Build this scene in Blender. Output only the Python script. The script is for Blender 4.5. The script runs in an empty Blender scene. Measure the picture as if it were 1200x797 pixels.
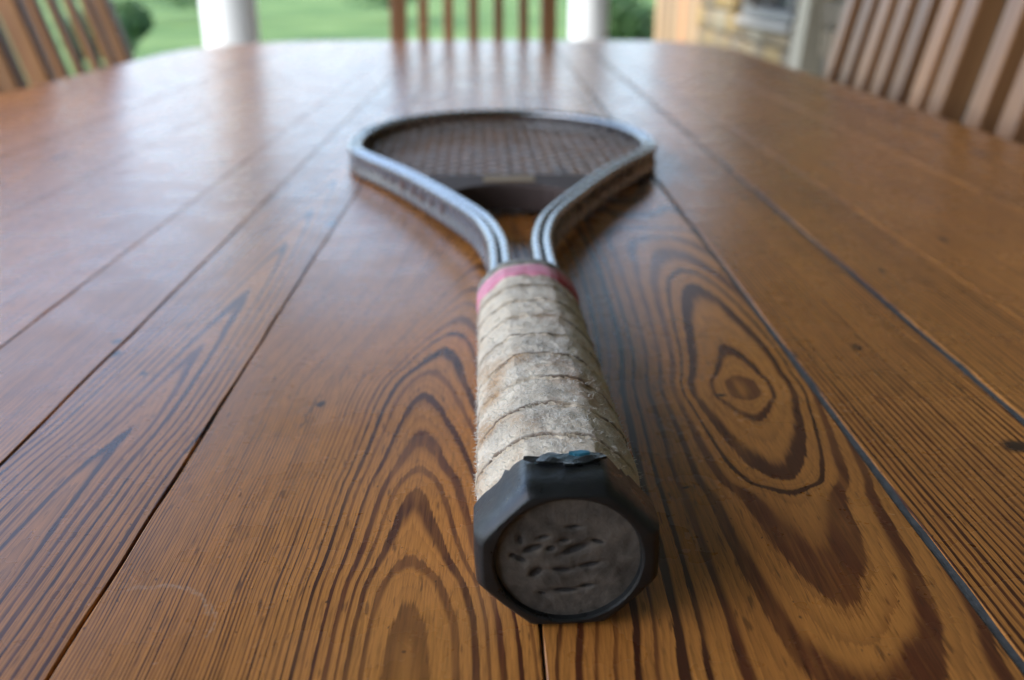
import bpy, bmesh, math, random
from mathutils import Vector, Matrix, noise as mnoise

R = math.radians
random.seed(7)
sc = bpy.context.scene
COL = sc.collection

# ------------------------------------------------------------------ camera
TOP = 0.75                       # table top above the porch floor
CAM_H = 0.1333                   # camera above the table top
cam_d = bpy.data.cameras.new('camera')
cam_d.sensor_width = 36.0
cam_d.lens = 32.55
cam_d.clip_start = 0.01
cam_d.clip_end = 600
cam_d.dof.use_dof = True
cam_d.dof.focus_distance = 0.225
cam_d.dof.aperture_fstop = 10.0
cam_d.dof.aperture_blades = 7
cam = bpy.data.objects.new('camera', cam_d)
cam.location = (0, 0, TOP + CAM_H)
cam.rotation_euler = (R(90 - 21.78), 0, R(-0.83))
COL.objects.link(cam)
sc.camera = cam

# ------------------------------------------------------------------ sky, sun, exposure
SUN_EL, SUN_AZ = 56.0, -118.0    # azimuth from +Y, clockwise seen from above
w = bpy.data.worlds.new('World'); sc.world = w; w.use_nodes = True
nt = w.node_tree
bg = nt.nodes['Background']
sky = nt.nodes.new('ShaderNodeTexSky')
sky.sky_type = 'NISHITA'
sky.sun_disc = False
sky.sun_elevation = R(SUN_EL)
sky.sun_rotation = R(SUN_AZ)
sky.altitude = 100
sky.air_density = 1.0
sky.dust_density = 2.2
sky.ozone_density = 1.0
nt.links.new(sky.outputs[0], bg.inputs[0])
bg.inputs[1].default_value = 0.15
sun_d = bpy.data.lights.new('sun', 'SUN')
sun_d.energy = 0.6
sun_d.angle = R(25)
sun_d.color = (1.0, 0.95, 0.87)
sun = bpy.data.objects.new('sun', sun_d)
sd = Vector((math.sin(R(SUN_AZ)) * math.cos(R(SUN_EL)), math.cos(R(SUN_AZ)) * math.cos(R(SUN_EL)), math.sin(R(SUN_EL))))
sun.rotation_euler = (-sd).to_track_quat('-Z', 'Y').to_euler()
sun.location = sd * 20
COL.objects.link(sun)
sc.view_settings.view_transform = 'Standard'
sc.view_settings.look = 'None'
sc.view_settings.gamma = 1.0
sc.view_settings.use_curve_mapping = False
sc.view_settings.exposure = 2.32
sc.cycles.use_denoising = True
sc.cycles.max_bounces = 6
sc.cycles.diffuse_bounces = 4
sc.cycles.sample_clamp_indirect = 8
sc.cycles.filter_width = 1.25
sc.cycles.use_adaptive_sampling = True
sc.cycles.adaptive_threshold = 0.011

# ------------------------------------------------------------------ mesh helpers
def mesh_obj(name, verts, faces, mat, parent=None, smooth=False):
    me = bpy.data.meshes.new(name)
    me.from_pydata(verts, [], faces)
    me.update()
    if smooth:
        me.shade_smooth()
    if mat: me.materials.append(mat)
    o = bpy.data.objects.new(name, me)
    COL.objects.link(o)
    if parent: o.parent = parent
    return o

def link_mesh(name, me, parent=None):
    o = bpy.data.objects.new(name, me); COL.objects.link(o)
    if parent: o.parent = parent
    return o

def empty(name, loc=(0, 0, 0), rz=0.0):
    o = bpy.data.objects.new(name, None); COL.objects.link(o)
    o.empty_display_size = 0.1
    o.location = loc; o.rotation_euler = (0, 0, rz)
    return o

def tag(o, label=None, cat=None, group=None, kind=None):
    if label: o['label'] = label
    if cat: o['category'] = cat
    if group: o['group'] = group
    if kind: o['kind'] = kind
    return o

def box_bm(bm, c, s, rot=None, bev=0.0):
    M = Matrix.Translation(c) @ (rot or Matrix.Identity(4)) @ Matrix.Diagonal((s[0], s[1], s[2], 1))
    g = bmesh.ops.create_cube(bm, size=1.0, matrix=M)
    if bev > 0:
        es = list({e for v in g['verts'] for e in v.link_edges})
        bmesh.ops.bevel(bm, geom=es, offset=bev, segments=2, affect='EDGES', profile=0.6)

def bm_obj(name, bm, mat, parent=None, smooth=False):
    me = bpy.data.meshes.new(name)
    bm.normal_update(); bm.to_mesh(me); bm.free()
    if smooth: me.shade_smooth()
    if mat: me.materials.append(mat)
    return link_mesh(name, me, parent)

def box(name, c, s, mat, parent=None, rot=None, bev=0.0):
    bm = bmesh.new(); box_bm(bm, (0, 0, 0), s, None, bev)
    o = bm_obj(name, bm, mat, parent)
    o.matrix_basis = Matrix.Translation(c) @ (rot or Matrix.Identity(4))
    return o

def lathe(name, prof, n, mat, parent=None):
    vs, fs = [], []
    m = len(prof)
    for i in range(n):
        a = 2 * math.pi * i / n
        for r, z in prof: vs.append((r * math.cos(a), r * math.sin(a), z))
    for i in range(n):
        j = (i + 1) % n
        for k in range(m - 1):
            fs.append((i * m + k, j * m + k, j * m + k + 1, i * m + k + 1))
    fs.append([i * m + m - 1 for i in range(n)])
    fs.append([i * m for i in reversed(range(n))])
    o = mesh_obj(name, vs, fs, mat, parent)
    me = o.data
    me.shade_smooth()
    me.set_sharp_from_angle(angle=R(40))
    return o

def sweep(name, path, frames, profile, mat, parent=None, closed=False, caps=True):
    """profile points (u,v) placed with frames (side, up) along path"""
    vs, fs = [], []
    m = len(profile)
    for p, (sx, up) in zip(path, frames):
        for u, v in profile: vs.append(p + sx * u + up * v)
    n = len(path)
    for i in range(n if closed else n - 1):
        j = (i + 1) % n
        for k in range(m):
            l = (k + 1) % m
            fs.append((i * m + k, j * m + k, j * m + l, i * m + l))
    if caps and not closed:
        fs.append(list(range(m))[::1])
        fs.append([(n - 1) * m + k for k in reversed(range(m))])
    return mesh_obj(name, vs, fs, mat, parent, smooth=True)

# ------------------------------------------------------------------ node helpers
class NT:
    def __init__(s, name):
        s.mat = bpy.data.materials.new(name); s.mat.use_nodes = True
        s.t = s.mat.node_tree; s.bsdf = s.t.nodes['Principled BSDF']
    def n(s, typ, **kw):
        nd = s.t.nodes.new(typ)
        for k, v in kw.items(): setattr(nd, k, v)
        return nd
    def put(s, sock, v):
        if isinstance(v, bpy.types.NodeSocket): s.t.links.new(v, sock)
        elif v is not None: sock.default_value = v
    def m(s, op, a, b=None, c=None, clamp=False):
        nd = s.n('ShaderNodeMath', operation=op); nd.use_clamp = clamp
        s.put(nd.inputs[0], a)
        if b is not None: s.put(nd.inputs[1], b)
        if c is not None: s.put(nd.inputs[2], c)
        return nd.outputs[0]
    def xyz(s, x=0.0, y=0.0, z=0.0):
        nd = s.n('ShaderNodeCombineXYZ')
        for i, v in enumerate((x, y, z)): s.put(nd.inputs[i], v)
        return nd.outputs[0]
    def noise(s, vec, scale=1.0, detail=2.0, rough=0.5, col=False):
        nd = s.n('ShaderNodeTexNoise'); s.put(nd.inputs['Vector'], vec)
        nd.inputs['Scale'].default_value = scale; nd.inputs['Detail'].default_value = detail
        nd.inputs['Roughness'].default_value = rough
        return nd.outputs['Color' if col else 'Fac']
    def ramp(s, fac, pts, interp='LINEAR'):
        nd = s.n('ShaderNodeValToRGB'); s.put(nd.inputs[0], fac)
        e = nd.color_ramp.elements; nd.color_ramp.interpolation = interp
        while len(e) < len(pts): e.new(0.5)
        for el, (p, c) in zip(e, pts):
            el.position = p; el.color = (c, c, c, 1) if not hasattr(c, '__len__') else (*c, 1)
        return nd.outputs[0]
    def mix(s, fac, a, b, mode='MIX'):
        nd = s.n('ShaderNodeMix', data_type='RGBA', blend_type=mode)
        s.put(nd.inputs[0], fac)
        for i, v in ((6, a), (7, b)):
            s.put(nd.inputs[i], v if isinstance(v, bpy.types.NodeSocket) else (*v, 1))
        return nd.outputs[2]
    def curve(s, val, pts, x0, x1, y0, y1):
        """piecewise smooth function of val through pts, val clamped to x0..x1"""
        nd = s.n('ShaderNodeFloatCurve')
        t = s.m('DIVIDE', s.m('SUBTRACT', val, x0), x1 - x0, clamp=True)
        s.put(nd.inputs['Value'], t)
        c = nd.mapping.curves[0]
        P = [((a - x0) / (x1 - x0), (b - y0) / (y1 - y0)) for a, b in pts]
        while len(c.points) < len(P): c.points.new(0.5, 0.5)
        for q, (a, b) in zip(c.points, P):
            q.location = (a, b); q.handle_type = 'AUTO_CLAMPED'
        nd.mapping.update()
        return s.m('MULTIPLY_ADD', nd.outputs[0], y1 - y0, y0)
    def obj(s):
        return s.n('ShaderNodeTexCoord').outputs['Object']
    def sep(s, v):
        nd = s.n('ShaderNodeSeparateXYZ'); s.put(nd.inputs[0], v); return nd.outputs
    def bump(s, h, strength=0.3, dist=0.001):
        nd = s.n('ShaderNodeBump'); nd.inputs['Strength'].default_value = strength
        nd.inputs['Distance'].default_value = dist; s.put(nd.inputs['Height'], h)
        s.t.links.new(nd.outputs[0], s.bsdf.inputs['Normal'])
    def set(s, **kw):
        names = dict(color='Base Color', rough='Roughness', metal='Metallic', spec='Specular IOR Level', sheen='Sheen Weight', coat='Coat Weight', coatr='Coat Roughness')
        for k, v in kw.items():
            if k == 'color' and not isinstance(v, bpy.types.NodeSocket): v = (*v, 1)
            s.put(s.bsdf.inputs[names[k]], v)
        return s.mat

EARLY, EARLY2 = (0.55, 0.228, 0.051), (0.43, 0.160, 0.035)
LATE, LATE2 = (0.125, 0.035, 0.013), (0.062, 0.018, 0.008)

def wood_mat(name, ox, x0, d, ph, seed, spots=(), warp=0.003, tone=1.0, contrast=1.0, scratch=None, fuzz=0.16, sig=10.0, fade=None, core=1.0, pw=2.0, amp=None, lopside=1.0):
    """flat-sawn pine board: rings around a pith that runs at distance d(y) under x0(y)"""
    n = NT(name)
    o = n.sep(n.obj())
    X = n.m('ADD', o[0], ox); Y = o[1]
    lo = n.noise(n.xyz(n.m('MULTIPLY', X, 14.0), n.m('MULTIPLY', Y, 4.0), seed), 1.0, 2.0)
    mi = n.noise(n.xyz(n.m('MULTIPLY', X, 90.0), n.m('MULTIPLY', Y, 22.0), seed + 3.3), 1.0, 2.0)
    fib = n.noise(n.xyz(n.m('MULTIPLY', X, 2000.0), n.m('MULTIPLY', Y, 85.0), seed), 1.0, 3.0, 0.7)
    fib2 = n.noise(n.xyz(n.m('MULTIPLY', X, 520.0), n.m('MULTIPLY', Y, 14.0), seed + 9), 1.0, 2.0, 0.6)
    Xw = n.m('MULTIPLY_ADD', n.m('SUBTRACT', lo, 0.5), 2 * warp, X)
    Xw = n.m('MULTIPLY_ADD', n.m('SUBTRACT', mi, 0.5), 0.0009, Xw)
    xs = [p[1] for p in x0]; ds = [p[1] for p in d]; pp = [p[1] for p in ph]
    cx = n.curve(Y, x0, 0.0, 0.8, min(xs) - 1e-3, max(xs) + 1e-3)
    cd = n.curve(Y, d, 0.0, 0.8, 0.0, max(ds) + 1e-3)
    dx = n.m('SUBTRACT', Xw, cx)
    if lopside != 1.0:    # rings lie closer on the left of the heart
        dx = n.m('ADD', dx, n.m('MULTIPLY', n.m('MINIMUM', dx, 0.0), lopside - 1.0))
    de = cd
    if sig < 1:
        q_ = n.m('DIVIDE', dx, sig)
        de = n.m('MULTIPLY', cd, n.m('EXPONENT', n.m('MULTIPLY', n.m('MULTIPLY', q_, q_), -0.5)))
    ax = n.m('SQRT', n.m('MULTIPLY_ADD', dx, dx, 1e-6))
    r = n.m('POWER', n.m('ADD', n.m('POWER', ax, pw), n.m('POWER', n.m('MAXIMUM', de, 1e-5), pw)), 1.0 / pw)
    rmax = ph[-1][0]
    P = n.curve(r, ph, 0.0, rmax, 0.0, max(pp))
    # past the curve the rings carry on at the spacing of its end
    slope = (ph[-1][1] - ph[-2][1]) / (ph[-1][0] - ph[-2][0])
    P = n.m('MULTIPLY_ADD', n.m('MAXIMUM', n.m('SUBTRACT', r, rmax), 0.0), slope, P)
    P = n.m('MULTIPLY_ADD', n.m('SUBTRACT', fib, 0.5), fuzz * 1.7, P)
    P = n.m('MULTIPLY_ADD', n.m('SUBTRACT', fib2, 0.5), fuzz, P)
    P = n.m('MULTIPLY_ADD', n.m('SUBTRACT', mi, 0.5), 0.22, P)
    fr = n.m('FRACT', P); ring = n.m('FLOOR', P)
    wn = n.n('ShaderNodeTexWhiteNoise', noise_dimensions='1D'); n.put(wn.inputs['W'], n.m('ADD', ring, seed))
    rv = wn.outputs['Value']
    rv2 = n.sep(wn.outputs['Color'])[1]
    # gradual start of the dark summer wood, differing from ring to ring, and its sudden end
    up = n.m('DIVIDE', n.m('SUBTRACT', fr, n.m('MULTIPLY_ADD', rv2, 0.30, 0.37)), 0.22, clamp=True)
    up = n.m('MULTIPLY', n.m('MULTIPLY', up, up), n.m('MULTIPLY_ADD', up, -2.0, 3.0))
    lat = n.m('MULTIPLY', up, n.m('DIVIDE', n.m('SUBTRACT', 1.0, fr), 0.07, clamp=True))
    lat = n.m('MULTIPLY', lat, n.m('MULTIPLY_ADD', rv, 0.36 * contrast, 0.64 * contrast))
    lat = n.m('MULTIPLY', lat, n.m('MULTIPLY_ADD', n.m('GREATER_THAN', ring, 0.5), 1.0 - core, core))
    lat = n.m('MULTIPLY', lat, n.ramp(n.noise(n.xyz(n.m('MULTIPLY', X, 45.0), n.m('MULTIPLY', Y, 20.0), seed + 31), 1.0, 3.0, 0.6), [(0.30, 0.72), (0.55, 1.0)]))
    lat = n.m('MULTIPLY', lat, n.ramp(fib2, [(0.28, 0.72), (0.58, 1.05)]))
    # fine lines inside the pale spring wood
    sub = n.m('FRACT', n.m('MULTIPLY', P, 3.37))
    lat = n.m('MAXIMUM', lat, n.m('MULTIPLY', n.m('POWER', sub, 3.0), n.ramp(lo, [(0.35, 0.16), (0.65, 0.52)])))
    if amp:       # how dark each ring's summer wood is, from the heart outwards
        lat = n.m('MULTIPLY', lat, n.curve(P, amp, amp[0][0], amp[-1][0], 0.0, 1.3))
    if fade:      # tight slow-grown rings away from the heart are paler
        mr = n.n('ShaderNodeMapRange', interpolation_type='SMOOTHSTEP'); n.put(mr.inputs['Value'], r)
        for q_, v_ in zip(('From Min', 'From Max', 'To Min', 'To Max'), (fade[0], fade[1], 1.0, fade[2])): mr.inputs[q_].default_value = v_
        lat = n.m('MULTIPLY', lat, mr.outputs['Result'])
    early = n.mix(n.noise(n.xyz(n.m('MULTIPLY', X, 30.0), n.m('MULTIPLY', Y, 9.0), seed + 5), 1.0, 3.0), EARLY, EARLY2)
    late = n.mix(rv, LATE, LATE2)
    col = n.mix(lat, early, late)
    # fibres, pores and old handling
    col = n.mix(1.0, col, n.ramp(fib, [(0.25, 0.56), (0.5, 1.0), (0.8, 1.28)]), 'MULTIPLY')
    pore = n.noise(n.xyz(n.m('MULTIPLY', X, 900.0), n.m('MULTIPLY', Y, 120.0), seed + 1), 1.0, 1.0)
    col = n.mix(n.ramp(pore, [(0.66, 0.0), (0.76, 0.6)]), col, (0.07, 0.026, 0.013))
    grime = n.noise(n.xyz(n.m('MULTIPLY', X, 11.0), n.m('MULTIPLY', Y, 6.0), seed + 21), 1.0, 4.0, 0.62)
    col = n.mix(n.ramp(grime, [(0.50, 0.0), (0.75, 0.32)]), col, (0.085, 0.042, 0.025))
    if tone != 1.0:
        col = n.mix(1.0, col, (tone, tone, tone), 'MULTIPLY')
    jit = n.noise(n.xyz(n.m('MULTIPLY', X, 260.0), n.m('MULTIPLY', Y, 180.0), seed + 2), 1.0, 2.0)
    jx = n.m('MULTIPLY_ADD', n.m('SUBTRACT', jit, 0.5), 0.004, X)
    jy = n.m('MULTIPLY_ADD', n.m('SUBTRACT', mi, 0.5), 0.006, Y)
    for (sx, sy, ra, rb, st) in spots:
        q = n.m('SQRT', n.m('ADD', n.m('POWER', n.m('DIVIDE', n.m('SUBTRACT', jx, sx), ra), 2.0),
                            n.m('POWER', n.m('DIVIDE', n.m('SUBTRACT', jy, sy), rb), 2.0)))
        col = n.mix(n.ramp(q, [(0.45, st), (1.0, 0.0)]), col, (0.030, 0.018, 0.014))
    # small pale nicks where the varnish has chipped
    vor = n.n('ShaderNodeTexVoronoi', feature='F1'); n.put(vor.inputs['Vector'], n.xyz(n.m('MULTIPLY', X, 60.0), n.m('MULTIPLY', Y, 60.0), seed))
    vs_ = n.sep(vor.outputs['Color'])
    chip = n.m('MULTIPLY', n.m('LESS_THAN', vor.outputs['Distance'], n.m('MULTIPLY_ADD', fib2, 0.03, 0.008)), n.m('GREATER_THAN', vs_[0], 0.80))
    col = n.mix(n.m('MULTIPLY', chip, 0.55), col, (0.55, 0.42, 0.30))
    # dents and old stains pressed into the soft wood
    vo2 = n.n('ShaderNodeTexVoronoi', feature='F1'); n.put(vo2.inputs['Vector'], n.xyz(n.m('MULTIPLY', jx, 42.0), n.m('MULTIPLY', jy, 24.0), seed))
    vo2.voronoi_dimensions = '2D'
    v2 = n.sep(vo2.outputs['Color'])
    dent = n.m('MULTIPLY', n.ramp(n.m('DIVIDE', vo2.outputs['Distance'], n.m('MULTIPLY_ADD', v2[1], 0.07, 0.02)), [(0.4, 1.0), (1.0, 0.0)]), n.m('GREATER_THAN', v2[0], 0.80))
    col = n.mix(n.m('MULTIPLY', dent, 0.75), col, (0.050, 0.022, 0.013))
    if scratch:
        for (sx, sy, rad, wd, a0, a1, st) in scratch:
            ex = n.m('SUBTRACT', jx, sx); ey = n.m('SUBTRACT', jy, sy)
            rr = n.m('ABSOLUTE', n.m('SUBTRACT', n.m('SQRT', n.m('ADD', n.m('MULTIPLY', ex, ex), n.m('MULTIPLY', ey, ey))), rad))
            an = n.m('ARCTAN2', ey, ex)
            k = n.m('MULTIPLY', n.m('GREATER_THAN', an, a0), n.m('LESS_THAN', an, a1))
            k = n.m('MULTIPLY', k, n.ramp(n.m('DIVIDE', rr, wd), [(0.3, st), (1.0, 0.0)]))
            k = n.m('MULTIPLY', k, n.ramp(n.noise(n.xyz(X, Y, 0.3), 900.0, 2.0), [(0.4, 0.15), (0.62, 1.0)]))
            col = n.mix(k, col, (0.55, 0.43, 0.32))
    rg = n.noise(n.xyz(n.m('MULTIPLY', X, 40.0), n.m('MULTIPLY', Y, 40.0), seed + 4), 1.0, 4.0, 0.6)
    rough = n.ramp(rg, [(0.25, 0.23), (0.75, 0.33)])
    wave = n.noise(n.xyz(n.m('MULTIPLY', X, 160.0), n.m('MULTIPLY', Y, 90.0), seed + 6), 1.0, 2.0)
    h = n.m('ADD', n.m('MULTIPLY', fib, 0.5), n.m('MULTIPLY', wave, 0.35))
    n.bump(h, 0.22, 0.0003)
    return n.set(color=col, rough=rough, spec=0.42)

def plain(name, color, rough=0.6, metal=0.0, var=0.15, scale=20.0, spec=0.5, bump=0.0, bdist=0.002):
    n = NT(name)
    f = n.noise(n.obj(), scale, 4.0, 0.6)
    lo = tuple(c * (1 - var) for c in color); hi = tuple(min(1, c * (1 + var)) for c in color)
    if bump: n.bump(f, bump, bdist)
    return n.set(color=n.mix(f, lo, hi), rough=rough, metal=metal, spec=spec)

def grain(name, a, b, rough=0.45, sx=1.0, sy=1.0, sz=1.0):
    """plain straight-grained timber, stretched along the axis with the smallest scale"""
    n = NT(name); o = n.sep(n.obj())
    v = n.xyz(n.m('MULTIPLY', o[0], sx), n.m('MULTIPLY', o[1], sy), n.m('MULTIPLY', o[2], sz))
    f = n.noise(v, 1.0, 4.0, 0.6)
    oi = n.n('ShaderNodeObjectInfo').outputs['Random']
    col = n.mix(n.ramp(f, [(0.3, 0.0), (0.7, 1.0)]), a, b)
    k = n.ramp(oi, [(0.0, 0.55), (1.0, 1.30)])
    col = n.mix(1.0, col, k, 'MULTIPLY')
    n.bump(f, 0.3, 0.001)
    return n.set(color=col, rough=rough)

M_grime = plain('seam_grime', (0.050, 0.040, 0.033), 0.7, var=0.5, scale=300)
M_filler = plain('blue_grey_filler', (0.066, 0.068, 0.066), 0.8, var=0.5, scale=250, bump=0.4)
M_apron = grain('apron_wood', (0.26, 0.11, 0.04), (0.15, 0.06, 0.025), 0.4, 60, 3, 60)
M_leg = grain('table_leg_wood', (0.26, 0.11, 0.04), (0.15, 0.06, 0.025), 0.4, 60, 60, 3)
M_chair = grain('teak', (0.40, 0.195, 0.078), (0.18, 0.076, 0.027), 0.42, 70, 70, 4)
M_chairh = grain('teak_cross', (0.40, 0.195, 0.078), (0.18, 0.076, 0.027), 0.42, 4, 70, 70)
M_white = plain('white_paint', (0.80, 0.80, 0.79), 0.45, var=0.04, scale=6)
M_ceil = plain('pale_ceiling_paint', (0.30, 0.265, 0.225), 0.55, var=0.05, scale=3)
M_deck = grain('deck_boards', (0.27, 0.25, 0.23), (0.19, 0.17, 0.155), 0.7, 40, 2, 40)

# ================================================================== SETTING
GZ = -0.40
def lawn_mat():
    n = NT('lawn_grass')
    f = n.noise(n.obj(), 0.35, 6.0, 0.6); g = n.noise(n.obj(), 30.0, 4.0, 0.7)
    c = n.mix(n.ramp(f, [(0.35, 0.0), (0.65, 1.0)]), (0.050, 0.110, 0.028), (0.150, 0.225, 0.070))
    c = n.mix(1.0, c, n.ramp(g, [(0.2, 0.75), (0.8, 1.2)]), 'MULTIPLY')
    n.bump(g, 0.6, 0.05)
    return n.set(color=c, rough=0.9, spec=0.15)
vs, fs = [], []
NX = 60
for j in range(NX + 1):
    for i in range(NX + 1):
        x = -250 + 500 * i / NX; y = -250 + 500 * j / NX
        dd = math.hypot(x, y)
        z = GZ + (0.6 * mnoise.noise(Vector((x / 40, y / 40, 1.3))) if dd > 25 else 0.0)
        vs.append((x, y, z))
for j in range(NX):
    for i in range(NX):
        a = j * (NX + 1) + i
        fs.append((a, a + 1, a + NX + 2, a + NX + 1))
tag(mesh_obj('lawn', vs, fs, lawn_mat(), smooth=True), kind='structure')

# porch outline: open on the left and ahead, the house on the right
C1, C2 = (-1.13, 4.15), (0.59, 6.35)
WALL_X = 1.9
PORCH = [(WALL_X, -4.0), (WALL_X, 7.95), (0.63, 6.42), (-1.17, 4.15), (-2.1, -4.0)]
def slab(name, poly, z0, z1, mat):
    n_ = len(poly)
    v = [(x, y, z0) for x, y in poly] + [(x, y, z1) for x, y in poly]
    f = [list(reversed(range(n_)))[::-1][::-1], list(range(n_, 2 * n_))]
    for i in range(n_):
        j = (i + 1) % n_
        f.append((i, j, n_ + j, n_ + i))
    o = mesh_obj(name, v, f, mat)
    bm = bmesh.new(); bm.from_mesh(o.data); bmesh.ops.recalc_face_normals(bm, faces=bm.faces[:]); bm.to_mesh(o.data); bm.free()
    return o
def grow(poly, d):
    cx = sum(p[0] for p in poly) / len(poly); cy = sum(p[1] for p in poly) / len(poly)
    return [(x + d * (1 if x > cx else -1), y + d * (1 if y > cy else -1)) for x, y in poly]
porch_floor = tag(slab('porch_floor', grow(PORCH, 0.18), GZ - 0.1, 0.0, M_deck), kind='structure')
tag(slab('porch_ceiling', grow(PORCH, 0.22), 2.74, 2.88, M_ceil), kind='structure')
def beam(p, q, name='porch_beam'):
    a, b = Vector((*p, 2.64)), Vector((*q, 2.64)); L = (b - a).length
    o = box(name, (a + b) / 2, (L + 0.1, 0.16, 0.22), M_white, rot=Matrix.Rotation(math.atan2(b.y - a.y, b.x - a.x), 4, 'Z'), bev=0.008)
    return tag(o, kind='structure')
beam((-1.13, 4.30), (0.59, 6.50)); beam((-1.25, 4.0), (-2.08, -3.9))

# white round porch columns
def column(x, y, d, label):
    c = tag(empty('porch_column', (x, y, 0)), label, 'column', 'white columns holding up the porch roof')
    r = d / 2
    lathe('shaft', [(r * 1.0, 0.14), (r * 1.01, 0.8), (r * 0.98, 1.5), (r * 0.86, 2.36), (r * 0.86, 2.38)], 40, M_white, c)
    lathe('base', [(r * 1.32, 0.06), (r * 1.36, 0.09), (r * 1.32, 0.115), (r * 1.12, 0.125), (r * 1.06, 0.14)], 40, M_white, c)
    box('plinth', (0, 0, 0.03), (r * 2.8, r * 2.8, 0.06), M_white, c, bev=0.004)
    lathe('capital', [(r * 0.9, 2.38), (r * 1.0, 2.40), (r * 1.2, 2.45), (r * 1.25, 2.49), (r * 1.25, 2.529)], 40, M_white, c)
    return c
column(C1[0], C1[1], 0.228, 'wide white round porch column left, rising behind the far left table end')
column(C2[0], C2[1], 0.250, 'slimmer-looking white porch column right of the chair at the table end')

# ------------------------------------------------------------------ house on the right
house = tag(empty('stone_house', (WALL_X, 0, 0)), 'stone house wall with tan boards and dark window on the right', 'house')
def stone_mat():
    n = NT('field_stone')
    rnd = n.n('ShaderNodeObjectInfo').outputs['Random']
    base = n.ramp(rnd, [(0.0, (0.12, 0.10, 0.08)), (0.25, (0.32, 0.24, 0.14)), (0.5, (0.17, 0.145, 0.12)), (0.75, (0.36, 0.24, 0.09)), (1.0, (0.29, 0.27, 0.22))])
    f = n.noise(n.obj(), 9.0, 5.0, 0.65)
    c = n.mix(1.0, base, n.ramp(f, [(0.2, 0.65), (0.8, 1.25)]), 'MULTIPLY')
    n.bump(f, 0.7, 0.02)
    return n.set(color=c, rough=0.85, spec=0.2)
M_stone = stone_mat()
M_mortar = plain('mortar', (0.20, 0.185, 0.155), 0.9, var=0.15, scale=40, bump=0.4)
M_trim = plain('pale_stone_trim', (0.34, 0.29, 0.21), 0.7, var=0.12, scale=8, bump=0.3)
M_tan = grain('tan_boards', (0.40, 0.25, 0.13), (0.32, 0.19, 0.095), 0.6, 25, 25, 2)
M_orange = grain('orange_board', (0.55, 0.24, 0.10), (0.45, 0.18, 0.07), 0.6, 25, 25, 2)
WIN = (6.20, 7.38, 0.60, 1.95)        # y0 y1 z0 z1
WY0, WY1, WH = -4.0, 11.5, 2.6
# wall core in four blocks round the window opening
def wall_block(y0, y1, z0, z1):
    bm = bmesh.new(); box_bm(bm, (0.12, (y0 + y1) / 2, (z0 + z1) / 2), (0.24, y1 - y0, z1 - z0)); return bm
bm = bmesh.new()
for (y0, y1, z0, z1) in ((WY0, WIN[0], GZ - .1, WH), (WIN[1], WY1, GZ - .1, WH), (WIN[0], WIN[1], GZ - .1, WIN[2]), (WIN[0], WIN[1], WIN[3], WH)):
    box_bm(bm, (0.13, (y0 + y1) / 2, (z0 + z1) / 2), (0.24, y1 - y0, z1 - z0))
box_bm(bm, (-2.1, -2.95, (GZ + WH) / 2 + .05), (4.2, 0.24, WH - GZ))  # unseen wall added behind the camera to cut sky light from the rear
bm_obj('wall', bm, M_mortar, house)
smesh = []
for k in range(6):
    bm = bmesh.new()
    box_bm(bm, (0, 0, 0), (1, 1, 1), None, 0.12)
    for v in bm.verts:
        q = mnoise.noise_vector(v.co * 2.1 + Vector((k * 7.1, 0, 0))) * 0.09
        v.co += Vector((q.x * 0.6, q.y, q.z))
    me = bpy.data.meshes.new('stone'); bm.to_mesh(me); bm.free(); me.materials.append(M_stone); me.shade_smooth(); smesh.append(me)
rs = random.Random(5)
z = 0.02
while z < 1.75:
    hz = rs.uniform(0.11, 0.20)
    y = 4.0 + rs.uniform(0, 0.2)
    while y < WY1 - 0.3:
        L = rs.uniform(0.16, 0.40)
        ya, yb = y, min(y + L, WY1)
        y = yb + 0.022
        mid = (ya + yb) / 2
        if mid > 8.9: continue                       # board panel there
        hs = hz
        if ya < WIN[1] + .1 and yb > WIN[0] - .1 and z + hz > WIN[2] - .10 and z < WIN[3] + .08:
            hs = WIN[2] - .11 - z
            if hs < .07: continue
        if yb > 5.60 and ya < 5.86: continue                              # pale pier there
        o = link_mesh('stone', rs.choice(smesh), house)
        o.location = (-0.012 + rs.uniform(-.012, .012), mid, z + hs / 2)
        o.scale = (0.10, yb - ya, hs)
        o.rotation_euler = (0, 0, rs.choice((0, math.pi)))
    z += hz + 0.022
# pale battered pier between window and chairs
mesh_obj('pier', [(-0.16, 5.62, 0), (-0.16, 5.84, 0), (0.0, 5.84, 0), (0.0, 5.62, 0), (-0.05, 5.63, 1.5), (-0.05, 5.83, 1.5), (0.0, 5.83, 1.5), (0.0, 5.63, 1.5)],
         [(0, 1, 5, 4), (1, 2, 6, 5), (2, 3, 7, 6), (3, 0, 4, 7), (4, 5, 6, 7), (3, 2, 1, 0)], M_trim, house)
# tan vertical boards at the far end of the wall
y = 9.0; k = 0
while y < 11.4:
    wb = 0.20 + 0.05 * rs.random()
    box('board', (-0.035 - 0.004 * (k % 2), y + wb / 2, 1.25), (0.03, wb - 0.012, 2.5), M_orange if k == 3 else M_tan, house, bev=0.004)
    y += wb; k += 1
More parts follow.
